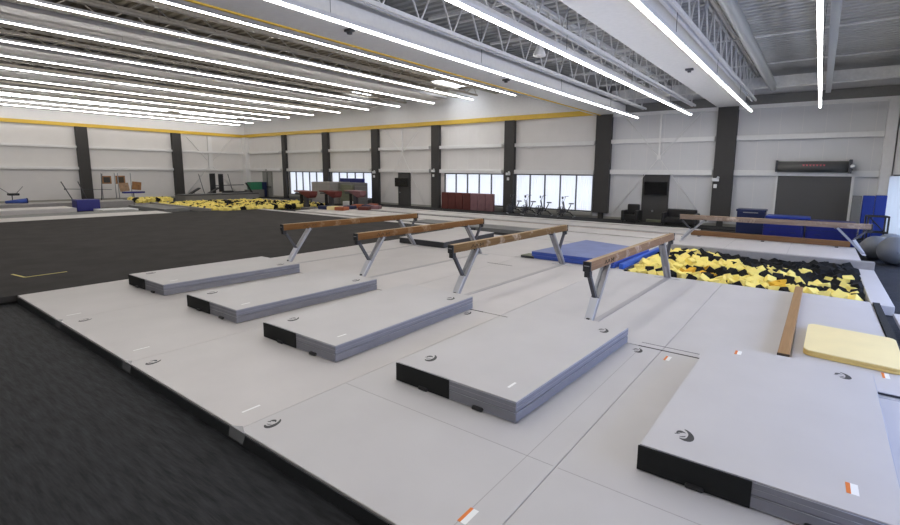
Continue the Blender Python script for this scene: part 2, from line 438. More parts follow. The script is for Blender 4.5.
# white cladding ribs beside the columns and X bracing rods
def brace(cx, zc, w, y, lbl):
    m = MB(); m.box(cx-.05, cx+.05, y-.03, y+.06, zc, 6.0)
    for sx in (-1, 1): m.tube([(cx-sx*w, y, .3), (cx, y, zc), (cx+sx*w*.8, y, 5.9)], .02, 6)
    m.box(cx-.11, cx+.11, y-.05, y-.03, zc-.11, zc+.11)
    trim(m, 'steel_white', lbl, 'cross brace')
brace(-27.0, 4.1, 2.3, FW-.22, 'white rod bracing on the far wall left of the red mats')
brace(-7.35, 3.6, 2.5, FW-.22, 'white rod bracing on the far wall over the dark door')
m = MB()
for sy in (-1, 1):
    m.tube([(LW+.12, 24.2-sy*2.4, .4), (LW+.12, 24.2+sy*2.2, 5.9)], .035, 6)
m.box(LW+.05, LW+.16, 24.0, 24.4, 2.6, 6.0)
trim(m, 'steel_white', 'white rod bracing on the left wall', 'cross brace')
# panel joints: thin vertical ribs on the wall panels
m = MB(); x = LW+.9
while x < RW:
    if not any(a-.05 < x < b+.05 for a, b, n in WIN): m.box(x-.008, x+.008, FW-.006, FW, .1, 2.6)
    m.box(x-.008, x+.008, FW-.006, FW, 2.9, 4.4); m.box(x-.008, x+.008, FW-.006, FW, 4.65, 5.95); x += .9
trim(m, 'wall_panel', 'thin panel ribs on the far wall', 'panel ribs')
struct(B(LW, RW, FW-.03, FW, 0, .14).build('baseboard_far', 'baseboard'), 'grey base strip of the far wall', 'baseboard')
struct(B(LW, LW+.03, BK, FW-.1, 0, .14).build('baseboard_left', 'baseboard'), 'grey base strip of the left wall', 'baseboard')

# windows of the far wall: frame, mullions, pleated curtain, bright pane behind
for k, (a, b, n) in enumerate(WIN):
    m = MB(); y0, y1 = FW-.03, FW+.08
    m.box(a, b, y0, y1, WZ1-.07, WZ1+.03); m.box(a, b, y0, y1, WZ0-.03, WZ0+.05)
    for i in range(n+1):
        x = a+(b-a)*i/n; m.box(x-.03, x+.03, y0, y1, WZ0, WZ1)
    f = struct(m.build('window_%d' % (k+1), 'window_frame'), 'wide curtained window, number %d from the left on the far wall' % (k+1), 'window')
    B(a, b, FW+.25, FW+.27, WZ0, WZ1).build('pane', 'window_day', f)
    m = MB(); x = a+.05; s = 1
    while x < b-.06:
        x2 = min(x+.07, b-.05); m.quad((x, FW+.14+.03*s, WZ0+.05), (x2, FW+.14-.03*s, WZ0+.05), (x2, FW+.14-.03*s, WZ1-.07), (x, FW+.14+.03*s, WZ1-.07)); x = x2; s = -s
    m.build('curtain', 'curtain', f)
    m = B(a-.05, b+.05, FW-.16, FW, .14, WZ0-.03, .01); m.build('window_sill', 'baseboard', f)
for k, (a, b) in enumerate(RWIN):
    m = MB(); m.box(RW-.04, RW+.1, a, b, 2.68, 2.76); m.box(RW-.04, RW+.1, a, b, .08, .16)
    n = 4
    for i in range(n+1): y = a+(b-a)*i/n; m.box(RW-.04, RW+.1, y-.04, y+.04, .1, 2.75)
    f = struct(m.build('window_%d' % (k+6), 'window_frame'), 'tall bluish window of the right wall', 'window')
    B(RW+.22, RW+.24, a, b, .1, 2.75).build('pane', 'window_side' if k < 3 else 'window_soft', f)
    if k == 3:
        m = MB(); y = a+.05; s = 1
        while y < b-.1:
            y2 = y+.12; m.quad((RW-.12+.05*s, y, .12), (RW-.12-.05*s, y2, .12), (RW-.12-.05*s, y2, 2.7), (RW-.12+.05*s, y, 2.7)); y = y2; s = -s
        m.build('curtain', 'curtain', f)

# doors
def door(n, x0, x1, z1, mt, lbl):
    m = B(x0, x1, FW-.09, FW-.03, 0, z1, .01)
    f = struct(m.build('door_%d' % n, mt), lbl, 'door')
    m = MB(); m.box(x0-.07, x0, FW-.12, FW-.02, 0, z1+.07); m.box(x1, x1+.07, FW-.12, FW-.02, 0, z1+.07); m.box(x0, x1, FW-.12, FW-.02, z1, z1+.07)
    m.build('door_frame', mt, f)
    return f
d = door(1, -27.5, -26.35, 2.58, 'door_dark', 'dark door with black screen over it, left of the red mats')
MB().sphere((-27.35, FW-.16, 1.05), .045, 10).build('door_handle', 'steel', d)
d = door(2, -8.12, -6.82, 2.62, 'door_dark', 'tall dark door with black screen in the low bay')
MB().sphere((-7.55, FW-.16, .62), .06, 10).build('door_handle', 'steel', d)
d = door(3, -47.15, -45.6, 2.5, 'door_grey', 'grey green double door near the left corner')
m = MB(); m.box(-46.42, -46.34, FW-.13, FW-.08, 0, 2.5); m.box(-46.95, -45.8, FW-.14, FW-.09, .95, 1.05)
m.build('push_bar', 'steel_dark', d)
MB().box(-46.5, -46.25, FW-.2, FW-.05, 2.62, 2.85, .02).build('door_closer_lamp', 'steel_dark', d)
# wall screens
for x0, x1, z0, z1, lb in ((-27.85, -26.4, 1.5, 2.2, 'black wall screen over the dark door left of the red mats'), (-8.08, -6.78, 1.52, 2.28, 'black wall screen over the tall dark door in the low bay')):
    t = thing('wall_screen', lb, 'screen', ((x0+x1)/2, FW-.14, z0)); w = (x1-x0)/2; h = z1-z0
    B(-w, w, -.09, -.02, 0, h, .01).build('housing', 'black_plastic', t)
    B(-w+.04, w-.04, -.1, -.088, .04, h-.04).build('display', 'screen_black', t)
    B(-.15, .15, -.02, .04, h*.3, h*.7).build('bracket', 'steel_dark', t)
# roll-up door
f = struct(B(-1.68, 1.17, FW-.12, FW-.04, 0, 3.02).build('door_4', 'rollup'), 'grey roll-up shutter door with drum housing above', 'roll-up door')
m = MB()
z = .1
while z < 2.9: m.box(-1.68, 1.17, FW-.135, FW-.118, z, z+.012); z += .12
m.build('slat_joint', 'rollup_hood', f)
m = MB(); m.tube([(-1.72, FW-.3, 3.1), (1.12, FW-.3, 3.1)], .26, 24); m.build('drum_hood', 'rollup_hood', f)
m = MB(); m.box(-1.8, -1.72, FW-.55, FW-.03, 2.85, 3.4); m.box(1.0, 1.12, FW-.62, FW-.03, 2.8, 3.42, .02); m.build('bracket', 'steel_dark', f)
MB().sphere((1.13, FW-.6, 3.12), .09, 12).build('motor_cap', 'white_paint', f)
m = MB(); m.box(-1.76, -1.68, FW-.16, FW-.02, 0, 2.9); m.box(1.17, 1.27, FW-.16, FW-.02, 0, 2.9); m.build('guide_rail', 'steel_white', f)
m = MB()
for i in range(7): m.quad((-.7+i*.13, FW-.563, 3.13), (-.66+i*.13, FW-.563, 3.13), (-.64+i*.13, FW-.555, 3.2), (-.73+i*.13, FW-.555, 3.2))
m.build('red_lettering', 'red_sign', f)
m = MB(); m.box(1.28, 1.36, FW-.1, FW-.03, 1.0, 1.35); m.box(1.3, 1.34, FW-.1, FW-.03, .2, .9)
tag(m.build('door_control_box', 'steel_dark'), 'small dark control box beside the roll-up shutter', 'control box')
# white fixtures on the columns
for x, z, wh in ((-30.1, 2.6, 'the third column from the red mats'), (-23.65, 2.75, 'the column left of the red mats'), (-17.05, 2.6, 'the column left of the exercise bikes'), (-4.4, 2.42, 'the column right of the tall dark door')):
    t = thing('wall_lamp', 'white twin-headed safety light on %s' % wh, 'wall light', (x, FW-.34, z-.1))
    MB().box(-.16, .16, -.1, .02, .02, .2, .03).build('housing', 'white_paint', t)
    MB().sphere((.12, -.1, .22), .07, 10).build('lamp_head', 'white_paint', t)
    t = thing('wall_switch', 'small white box below the safety light on %s' % wh, 'switch box', (x, FW-.34, z-.42))
    MB().box(-.08, .08, -.05, .02, 0, .2, .02).build('housing', 'white_paint', t)

# ------------------------------------------------------------------ ceiling lights
def light(x, y0, y1, z, mt, lbl, w=.09, drop=1.4, shield=False):
    t = thing('ceiling_light', lbl, 'ceiling light', (x, (y0+y1)/2, z), 0, 'linear ceiling lights')
    L = (y1-y0)/2
    m = MB(); m.box(-w/2, w/2, -L, L, 0.012, .11, .01)
    if shield:
        for sx in (-1, 1): m.box(sx*(w/2+.006)-.006, sx*(w/2+.006)+.006, -L, L, -.022, .03)
    m.build('housing', 'lamp_housing', t)
    B(-w/2+.006, w/2-.006, -L+.02, L-.02, -.02, .012).build('diffuser', mt, t)
    y = -L+.5
    while y < L:
        m = MB(); m.tube([(0, y, .1), (0, y, drop)], .006, 4); m.build('hanging_cable', 'cable', t); y += 5.2
ords = ['rightmost', 'second from the right', 'third from the right', 'fourth from the right']
for i, x in enumerate((-.283, -2.88, -5.5, -8.12)):
    light(x, -4.5, 26.05, 5.62, 'lamp_R', 'long glowing ceiling strip over the low bay, %s' % ords[i], .10, 1.7)
words = ['first', 'second', 'third', 'fourth', 'fifth', 'sixth', 'seventh', 'eighth', 'ninth', 'tenth', 'eleventh']
for i in range(11):
    light([-16.08, -19.4, -22.8, -26.2, -29.6, -33.1, -36.7, -40.3, -43.4, -46.5, -49.0][i], -3, 26.75, ([7.52]*8+[7.46, 7.34, 7.26])[i], 'lamp_L', 'long glowing ceiling strip in the tall hall, %s beyond the yellow-edged girder' % words[i], .08 if i < 3 else .055 if i < 7 else .04, .95)

# ------------------------------------------------------------------ platform of grey floor mats
PT = .15
XL = [-12.72, -10.03, -7.12, -4.38, -1.62, 1.42]
def crescent(m, cx, cy, r, a0, a1, w, z, n=12, sq=.75):
    for i in range(n):
        t0 = a0+(a1-a0)*i/n; t1 = a0+(a1-a0)*(i+1)/n
        f0 = math.sin(PI*i/n)*.8+.2; f1 = math.sin(PI*(i+1)/n)*.8+.2
        p = [(cx+r*math.cos(t)*1.0, cy+r*math.sin(t)*sq) for t in (t0, t1)]
        q = [(cx+(r-w*f)*math.cos(t), cy+(r-w*f)*math.sin(t)*sq) for t, f in ((t0, f0), (t1, f1))]
        m.quad((*p[0], z), (*p[1], z), (*q[1], z), (*q[0], z))
def logo(parent, cx, cy, z, s=.11, rot_=0):
    m = MB()
    crescent(m, 0, 0, s, -2.6, 1.1, s*.66, 0, sq=1.5); crescent(m, -s*.25, s*.2, s*.55, .2, 3.0, s*.42, 0, sq=1.4); crescent(m, -s*.35, -s*.25, s*.4, -2.8, 0.0, s*.3, 0)
    m.box(-s*1.0, -s*.45, s*.18, s*.34, -.0006, 0)
    o = m.build('printed_logo', 'logo_ink', parent); o.location = (cx, cy, z+.0015); o.rotation_euler.z = rot_
    return o
def tagp(parent, cx, cy, z, rot_=0, orange=False, L=.16):
    m = MB(); m.box(-.025 if orange else -.014, .025 if orange else .014, -L/2, L/2, 0, .0015); o = m.build('care_tag', 'tag_white', parent); o.location = (cx, cy, z); o.rotation_euler.z = rot_
    if orange:
        m = MB(); m.box(-.05, -.022, -L/2, L/2, 0, .0018); p = m.build('orange_stripe', 'tag_orange', o)
GAP = .004
rows = [(2.2, 6.92), (6.95, 12.28)]
lane_words = ['far left lane', 'second lane from the left', 'middle lane', 'fourth lane from the left', 'right lane']
for i in range(5):
    for j, (a, b) in enumerate(rows):
        x0, x1 = XL[i]+GAP/2, XL[i+1]-GAP/2
        if i == 4 and j == 1: x1 = 1.16
        w, L = x1-x0, b-a
        t = thing('floor_mat', 'flat grey floor mat, %s, %s' % (lane_words[i], 'front row' if j == 0 else 'back row by the pit'), 'floor mat', ((x0+x1)/2, (a+b)/2, 0))
        B(-w/2, w/2, -L/2, L/2, .001, PT, .008).build('cover', 'vinyl_grey' if i < 3 else 'vinyl_grey_cool', t)
        if j == 0:
            # dark side skirt on the front edge
            B(-w/2+.005, w/2-.005, -L/2-.012, -L/2+.0, .004, PT-.022).build('front_skirt', 'vinyl_darkgrey', t)
            if i >= 3:
                m = MB(); m.box(-w/2+.02, w/2-.02, 3.5-(a+b)/2-.003, 3.5-(a+b)/2+.003, PT, PT+.0012); m.build('fold_seam', 'vinyl_seam', t)
            cxy = ((x0+x1)/2, (a+b)/2)
            for lx, ly in ((-9.75, 2.47), (-6.88, 2.40), (-4.22, 2.46), (-1.90, 6.72), (-4.93, 6.70), (1.12, 6.85)):
                if x0 < lx < x1: logo(t, lx-cxy[0], ly-cxy[1], PT, .068, .4)
            for lx, ly, og in ((-10.29, 2.46, 0), (-7.54, 2.5, 0), (-4.67, 2.49, 0), (-1.86, 2.575, 1), (-1.46, 6.66, 1)):
                if x0 < lx < x1: tagp(t, lx-cxy[0], ly-cxy[1], PT, 0, bool(og), .2 if not og else .17)
        if i == 3 and j == 0:
            m = MB(); m.box(-w/2+w*.9-.003, -w/2+w*.9+.003, -L/2+.03, L/2-.03, PT, PT+.001)
            m.build('crease', 'vinyl_seam', t)
# clear corner patches where front panels meet
for k, x in enumerate(XL[1:4]):
    m = MB(); m.prism([(x-.13, 2.186), (x+.14, 2.186), (x-.02, 2.25)], PT+.0005, PT+.003); m.quad((x-.16, 2.176, .035), (x+.1, 2.176, .035), (x+.16, 2.180, PT+.003), (x-.13, 2.180, PT+.003)); o = m.build('corner_patch', 'clear_vinyl')
    tag(o, 'shiny vinyl patch over the joint of the front floor mats, %s from the left' % words[k], 'vinyl patch')
# dark hook strips visible in the cross joint between the rows
for x0, x1, lb in ((-5.3, -4.75, 'behind the third landing mat'), (-1.95, -1.05, 'left of the nearest landing mat'), (-8.1, -7.55, 'behind the second landing mat'), (-7.4, -6.6, 'right of the far dark-sided mat')):
    yy = 6.93 if 'far dark' not in lb else 11.0
    m = MB(); m.box(x0, x1, yy-.012, yy+.012, PT-.01, PT+.003)
    if x0 == -1.95: m.box(x0, x1-.1, yy+.16, yy+.168, PT, PT+.003)
    tag(m.build('hook_strip', 'vinyl_line'), 'thin dark joint strip in the grey platform %s' % lb, 'joint strip')

# ------------------------------------------------------------------ five landing mats
def landing_mat(fl, fr, bl, label, n_logo=((.14, .11), (.86, .88)), tags=((.85, .1, 0),), z0=PT+.004, th=.232, orange=False):
    k_ = .985; fl = [v*k_ for v in fl]; fr = [v*k_ for v in fr]; bl = [v*k_ for v in bl]
    fl = Vector((*fl, 0)); fr = Vector((*fr, 0)); bl = Vector((*bl, 0))
    ux = (fr-fl).normalized(); w = (fr-fl).length; L = (bl-fl).length
    rz = math.atan2(ux.y, ux.x)
    t = thing('landing_mat', label, 'landing mat', (fl.x, fl.y, z0), rz, 'grey landing mats in front of the beams')
    sk = ((bl-fl).dot(ux))/L  # small skew
    def q(m, x0, x1, y0, y1, a, b, bev):
        m.prism([(x0+sk*y0, y0), (x1+sk*y0, y0), (x1+sk*y1, y1), (x0+sk*y1, y1)], a, b, bev)
    m = MB(); q(m, 0, w, 0, L, 0, th*.47, .012); m.build('lower_section', 'vinyl_side', t)
    m = MB(); q(m, 0, w, 0, L, th*.485, th-.006, .012); m.build('upper_section', 'vinyl_side', t)
    m = MB(); q(m, .004, w-.004, .004, L-.004, th-.012, th, .004); m.build('top_cover', 'vinyl_grey_cool', t)
    m = MB()
    for zz in (th*.47, th-.016, th*.72, .012):
        r_ = .0035 if zz != th*.72 else .002
        m.tube([(w+.001, .01, zz), (w+sk*L+.001, L-.01, zz)], r_, 6); 
        m.tube([(w*.49, -.001, zz), (w-.01, -.001, zz)], r_, 6)
    m.build('piping', 'vinyl_piping', t)
    m = MB(); m.box(-.006, w*.485, -.012, .0, .004, th-.008, .004); m.build('hook_flap', 'vinyl_black', t)
    for sx in (.26, .72):
        m = MB(); m.box(w*sx-.07, w*sx+.07, -.035, .02, -.001, .04, .016); m.build('carry_strap', 'black_plastic', t)
    for a, b in n_logo: logo(t, a*w+sk*b*L, b*L, th, .075, .5)
    for a, b, r_ in tags: tagp(t, a*w+sk*b*L, b*L, th, r_, orange, .15)
    return t
landing_mat((-12.23, 3.95), (-10.57, 3.98), (-12.1, 7.0), 'thick grey landing mat farthest left, beside the dark spring floor')
landing_mat((-9.40, 3.93), (-7.68, 3.94), (-9.33, 7.0), 'thick grey landing mat second from the left, in front of the second beam')
landing_mat((-6.73, 3.87), (-5.03, 3.87), (-6.80, 7.1), 'thick grey landing mat in the middle of the five, before the third beam')
landing_mat((-4.00, 3.985), (-2.29, 3.965), (-3.86, 7.07), 'thick grey landing mat with bluish right side, before the fourth beam')
landing_mat((-1.055, 3.95), (.70, 3.985), (-1.03, 7.11), 'nearest thick grey landing mat, cut off by the right edge of the photo', ((.16, .12), (.83, .9)), ((.22, .93, 0), (.84, .1, 0)), orange=True)

# ------------------------------------------------------------------ balance beams
def beam_body(m, y0, y1, top, h=.16, w=.13):
    """softly rounded beam section, widest at mid height"""
    prof = [(-.04, 0), (-.055, .01), (-.065, .08), (-.052, .15), (-.04, .16), (.04, .16), (.052, .15), (.065, .08), (.055, .01), (.04, 0)]
    t = bmesh.new(); rings = []
    n = 13
    for k in range(n):
        y = y0+(y1-y0)*k/(n-1); rings.append([t.verts.new((x*w/.13, y, top-h+z*h/.16)) for x, z in prof])
    c = len(prof)
    for k in range(n-1):
        for i in range(c): t.faces.new((rings[k][i], rings[k+1][i], rings[k+1][(i+1) % c], rings[k][(i+1) % c]))
    t.faces.new(rings[0]); t.faces.new(rings[-1][::-1])
    bmesh.ops.recalc_face_normals(t, faces=t.faces)
    m._merge(t)
def balance_beam(x, y, rz, label, mt, floor=PT, top=1.25, L=5.0, ink=True, length_axis='Y'):
    """origin at the near end on the floor, beam runs along +Y"""
    t = thing('balance_beam', label, 'balance beam', (x, y, floor), rz, 'raised balance beams')
    T = top-floor
    m = MB(); beam_body(m, .03, L-.03, T); m.build('beam_rail', mt, t)
    m = MB(); m.box(-.045, .045, .03, L-.03, T-.001, T+.003); m.build('top_strip', 'beam_top', t)
    for y0, y1 in ((-.0, .035), (L-.035, L)):
        m = MB(); m.box(-.068, .068, y0, y1, T-.165, T+.004, .008); e = m.build('end_cap', 'black_plastic', t)
        yy = y0-.0015 if y0 < 1 else y1+.0015
        m = MB(); m.box(-.045, .045, yy-.001, yy+.001, T-.075, T-.062); m.build('cap_mark', 'cap_mark', e)
    for s in (0, 1):
        Y = lambda v: v if s == 0 else L-v
        leg = MB()
        for dx in (-.05, .05): leg.bar((dx, Y(.13), .005), (dx, Y(.83), T-.16), .05, .06)
        leg.bar((0, Y(.13), .005), (0, Y(.83), T-.16), .06, .02)
        leg_o = leg.build('leg_strut', 'steel', t)
        m = MB(); m.box(-.06, .06, min(Y(.79), Y(.90)), max(Y(.79), Y(.90)), T-.2, T-.155, .006); m.build('strut_bracket', 'steel_dark', leg_o)
        # steel plate that covers the lower half of the strut
        m = MB(); m.bar((0, Y(.135), .02), (0, Y(.40), .42), .145, .075, bev=.006); m.build('foot_plate', 'steel_plate', leg_o)
        m = MB(); m.box(-.025, .025, min(Y(.13), Y(.16)), max(Y(.13), Y(.16)), .1, .13); m.build('plate_mark', 'logo_ink', leg_o)
        m = MB()
        for dx in (-.05, .05): m.tube([(dx-.015, Y(.40), .42), (dx+.015, Y(.40), .42)], .022, 10)
        m.build('pivot_bolt', 'steel_dark', leg_o)
        br = MB(); br.bar((0, Y(.40), .42), (0, Y(.07), T-.16), .065, .05); br_o = br.build('brace_strut', 'steel_dark', t)
        m = MB(); m.box(-.05, .05, min(Y(.02), Y(.12)), max(Y(.02), Y(.12)), T-.26, T-.16, .008); m.build('hinge_block', 'black_plastic', br_o)
        m = MB(); m.box(-.3, .3, min(Y(.09), Y(.19)), max(Y(.09), Y(.19)), .0, .012, .003); m.build('base_plate', 'steel_plate', t)
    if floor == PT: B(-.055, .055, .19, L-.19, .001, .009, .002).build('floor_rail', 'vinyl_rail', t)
    if ink:
        for sx in (-1, 1):
            m = MB()
            def stroke(a, b, w=.012):
                m.bar((sx*.0635, a[0], a[1]), (sx*.0635, b[0], b[1]), .004, w, up=(sx, 0, 0.001))
            z0, z1 = T-.115, T-.05
            y = .6
            for seg in ([(0, 0), (.05, 1)], [(.05, 1), (.1, 0)], [(.13, 0), (.18, 1)], [(.18, 1), (.23, 0)], [(.3, 0), (.3, 1)], [(.3, 1), (.35, .3)], [(.35, .3), (.40, 1)], [(.40, 1), (.40, 0)]):
                stroke((y+seg[0][0], z0+(z1-z0)*seg[0][1]), (y+seg[1][0], z0+(z1-z0)*seg[1][1]), .018)
            m.build('printed_mark', 'beam_ink', t)
    return t
# X at near end, X at far end
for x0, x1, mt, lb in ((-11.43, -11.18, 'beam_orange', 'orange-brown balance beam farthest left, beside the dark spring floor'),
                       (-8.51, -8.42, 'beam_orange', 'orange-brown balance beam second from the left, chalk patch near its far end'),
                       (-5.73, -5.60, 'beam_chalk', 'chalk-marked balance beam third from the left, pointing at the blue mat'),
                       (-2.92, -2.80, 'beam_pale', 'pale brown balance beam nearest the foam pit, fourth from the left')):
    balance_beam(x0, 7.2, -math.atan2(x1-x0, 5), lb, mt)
balance_beam(-3.95, 18.05, -PI/2+.035, 'chalk-dusted balance beam running crosswise behind the foam pit', 'beam_far', .36, 1.27, 5.35, ink=False)
# low cross beam and floor beam
t = thing('low_beam', 'long low brown beam lying crosswise behind the raised cross beam', 'low beam', (-3.85, 19.75, .345), -.015)
m = MB(); m.box(0, 4.85, -.06, .06, .03, .22, .015); m.build('beam_rail', 'beam_low', t)
for x in (.3, 2.4, 4.5):
    m = MB(); m.box(x-.05, x+.05, -.15, .15, 0, .03, .01); m.build('foot', 'steel_dark', t)
t = thing('floor_beam', 'short low light brown beam pointing at the foam pit, beside the yellow mat', 'floor beam', (-.18, 7.37, PT+.008), -.007)
m = MB(); m.box(-.07, .07, 0, 4.85, .02, .15, .012); m.build('beam_rail', 'beam_floor', t)
for y in (.15, 2.4, 4.6):
    m = MB(); m.box(-.085, .085, y-.06, y+.06, 0, .02, .004); m.build('foot_pad', 'black_plastic', t)
MB().box(-.072, .072, -.014, 0, .02, .15, .004).build('end_cap', 'wood_board_dark', t)

# ------------------------------------------------------------------ mats around the pit
def mat_block(name, label, cat, pts, z0, z1, top, side, bev=.01, layers=1, seams=()):
    cx = sum(p[0] for p in pts)/len(pts); cy = sum(p[1] for p in pts)/len(pts)
    t = thing(name, label, cat, (cx, cy, z0))
    P_ = [(p[0]-cx, p[1]-cy) for p in pts]; H_ = z1-z0; h = H_/layers
    for k in range(layers):
        m = MB(); m.prism(P_, k*h+.001, (k+1)*h-.004 - (.006 if k == layers-1 else 0), bev); m.build('foam_layer', side, t)
    m = MB(); m.prism([(x*.998, y*.998) for x, y in P_], H_-.014, H_, .004); m.build('top_cover', top, t)
    return t
mat_block('blue_mat', 'blue folding mat lying between the third beam and the foam pit', 'mat', [(-6.75, 12.36), (-4.25, 12.36), (-4.1, 15.05), (-6.45, 15.75)], .16, .37, 'blue_mat_top', 'blue_vinyl', .012, 2)
o = B(-.06, .06, 0, 3.7, 0, .14, .01).build('mat_edge_strip', 'blue_bright', None, (-4.08, 12.43, .155), -.0)
tag(o, 'bright blue edge strip on the right side of the blue mat', 'edge strip')
mat_block('wedge_mat', 'thin dark olive mat edge sticking out left of the blue mat', 'mat', [(-7.1, 12.33), (-6.66, 12.33), (-6.75, 12.75), (-7.05, 12.75)], .155, .23, 'olive', 'vinyl_darkgrey', .006)
mat_block('dark_sided_mat', 'grey landing mat with dark sides behind the two left beams', 'landing mat', [(-12.0, 12.16), (-9.95, 12.16), (-10.15, 15.5), (-12.2, 15.7)], .155, .36, 'vinyl_grey', 'vinyl_darkgrey', .012, 1)
# platform border beyond the beams
for x0, x1, y0, y1, lb in ((-12.72, -7.3, 12.3, 16.35, 'left part behind the two left beams'), (-9.6, -3.95, 16.4, 19.2, 'middle part behind the blue mat'), (-7.28, -4.0, 12.3, 16.35, 'under the blue mat')):
    t = thing('floor_mat', 'flat grey floor mat panel, %s' % lb, 'floor mat', ((x0+x1)/2, (y0+y1)/2, 0))
    w, L = x1-x0, y1-y0
    B(-w/2, w/2, -L/2, L/2, .001, .148, .008).build('cover', 'vinyl_grey', t)
    B(-.003, .003, -L/2+.05, L/2-.05, .148, .1495).build('crease', 'vinyl_seam', t)
mat_block('yellow_mat', 'pale yellow mat with rounded corners, lying right of the floor beam', 'mat',
          [(cx_+.1*math.cos(a_), cy_+.1*math.sin(a_)*1.2) for cx_, cy_, q_ in ((.13, 7.95, 2), (1.0, 7.85, 3), (1.03, 9.08, 0), (.16, 9.2, 1)) for a_ in [PI/2*(q_+k_/4) for k_ in range(5)]], .195, .28, 'yellow_mat', 'yellow_mat_edge', .008, 2)
# right lane: raised pad with black hook edge
mat_block('side_pad', 'grey pad with black edge between the floor beam and the walkway', 'pad', [(-.085, 7.0), (1.06, 7.0), (1.04, 12.1), (-.10, 12.2)], PT+.006, .19, 'vinyl_grey_cool', 'vinyl_darkgrey', .006)
tagp(bpy.data.objects['side_pad'], .43, -1.95, .035, 0, True, .2)
o = B(-.055, .055, 0, 4.3, 0, .05, .005).build('hook_edge_strip', 'vinyl_black', None, (1.125, 7.75, PT+.006), 0.0)
tag(o, 'black hook edge strip along the right side of the beam platform', 'edge strip')
mat_block('edge_block', 'narrow pale block at the right rim of the platform by the walkway', 'edge block', [(1.3, 8.0), (1.46, 8.0), (1.46, 11.2), (1.3, 11.2)], .155, .22, 'vinyl_grey_cool', 'vinyl_side', .006)

# ------------------------------------------------------------------ foam pit
PX0, PX1, PY0, PY1 = -3.9, 1.04, 12.34, 16.35
t = thing('foam_pit', 'grey padded frame around the near foam pit', 'pit frame', (0, 0, 0))
B(PX1, 1.40, 11.95, 16.4, .003, .19, .015).build('right_rim', 'vinyl_grey_cool', t)
B(PX0, 1.40, 16.36, 16.55, .003, .40, .015).build('back_rim', 'grey_block', t)
B(PX0-.08, PX0, PY0, 16.34, .003, .17, .01).build('left_rim', 'vinyl_darkgrey', t)
B(PX0, PX1, 12.29, 12.335, .003, .135, .004).build('front_rim', 'vinyl_darkgrey', t)
mat_block('platform_block', 'raised grey mat platform behind the foam pit under the cross beam', 'mat platform', [(-4.0, 16.58), (1.15, 16.58), (1.15, 20.0), (-4.0, 20.0)], .005, .34, 'vinyl_grey', 'grey_block', .012, 2)
for x in (-2.3, -.6):
    m = MB(); m.box(x-.004, x+.004, 16.62, 19.97, .34, .3415); tag(m.build('platform_seam', 'vinyl_seam'), 'thin seam in the raised platform behind the pit, %s' % ('left one' if x < -1 else 'right one'), 'seam')
def cube_mesh(name, mt, s=.2):
    m = MB(); m.box(-s/2, s/2, -s/2, s/2, -s/2, s/2, s*.05); o = m.build(name, mt); me = o.data; bpy.data.objects.remove(o); return me
cm = {k: cube_mesh('foam_cube', v, .215) for k, v in (('y', 'foam_yellow'), ('k', 'foam_black'), ('g', 'foam_gold'))}
lab = {'y': 'yellow foam cube in the near foam pit behind the beams', 'k': 'black foam cube in the near foam pit behind the beams', 'g': 'golden orange foam cube in the near foam pit'}
rnd = random.Random(21)
spots = []
nx, ny = 20, 15
for j in range(ny):
    for i in range(nx):
        x = PX0+.13+(PX1-PX0-.26)*(i+.5*(j % 2)*.8)/(nx-.6)+rnd.uniform(-.03, .03); y = PY0+.13+(PY1-PY0-.26)*j/(ny-1)+rnd.uniform(-.03, .03)
        u = (x-PX0)/(PX1-PX0); v = (y-PY0)/(PY1-PY0)
        # yellow share: high on the left and along the front, black at the back right
        py = .92-.42*u-.50*v*max(0, u-.15)*1.7 + .18*math.sin(x*2.3+1)*math.cos(y*2.1)
        if v < .3 and u > .45: py += .22
        if v > .7: py -= .3
        c = 'y' if rnd.random() < py else 'k'
        if c == 'y' and math.hypot((x+2.3), (y-13.4)) < .5 and rnd.random() < .6: c = 'g'
        if c == 'y' and math.hypot((x+.55), (y-13.1)) < .35 and rnd.random() < .7: c = 'g'
        z = .07+.07*math.sin(x*1.9+.6)*math.cos(y*1.6)+rnd.uniform(-.03, .05) + (.06 if v > .25 else 0)
        spots.append((x, y, z, c))
for k, (x, y, z, c) in enumerate(spots[:300]):
    o = bpy.data.objects.new('foam_cube', cm[c]); col.objects.link(o); o.location = (x, y, z)
    o.rotation_euler = (rnd.uniform(-.7, .7), rnd.uniform(-.7, .7), rnd.uniform(0, PI/2))
    u, v = (x-PX0)/(PX1-PX0), (y-PY0)/(PY1-PY0)
    zone = ('back' if v > .66 else 'front' if v < .33 else 'middle') + ' row area, ' + ('left' if u < .33 else 'right' if u > .66 else 'centre')
    tag(o, '%s foam cube in the near foam pit, %s' % ({'y': 'yellow', 'k': 'black', 'g': 'golden orange'}[c], zone), 'foam cube', {'y': 'yellow foam cubes in the near pit', 'k': 'black foam cubes in the near pit', 'g': 'golden foam cubes in the near pit'}[c])
# the lower layer that fills the pit and the cubes of the far pit
def cube_heap(name, label, region, n, s, zf, pyf, seed):
    m = MB(); rr = random.Random(seed); x0, x1, y0, y1 = region
    kx = int((x1-x0)/s*.95); ky = int((y1-y0)/s*.95)
    for j in range(ky):
        for i in range(kx):
            x = x0+(x1-x0)*(i+.5)/kx+rr.uniform(-.05, .05); y = y0+(y1-y0)*(j+.5)/ky+rr.uniform(-.05, .05)
            m.mi = 0 if rr.random() < pyf(x, y) else 1
            M = Matrix.Translation((x, y, zf(x, y)+rr.uniform(-.04, .06))) @ Matrix.Rotation(rr.uniform(0, PI/2), 4, 'Z') @ Matrix.Rotation(rr.uniform(-.6, .6), 4, 'X') @ Matrix.Rotation(rr.uniform(-.6, .6), 4, 'Y')
            m.box(-s/2, s/2, -s/2, s/2, -s/2, s/2, 0, 1, M)
    o = m.build(name, ['foam_yellow', 'foam_black']); return tag(o, label, 'foam cubes', kind='stuff')
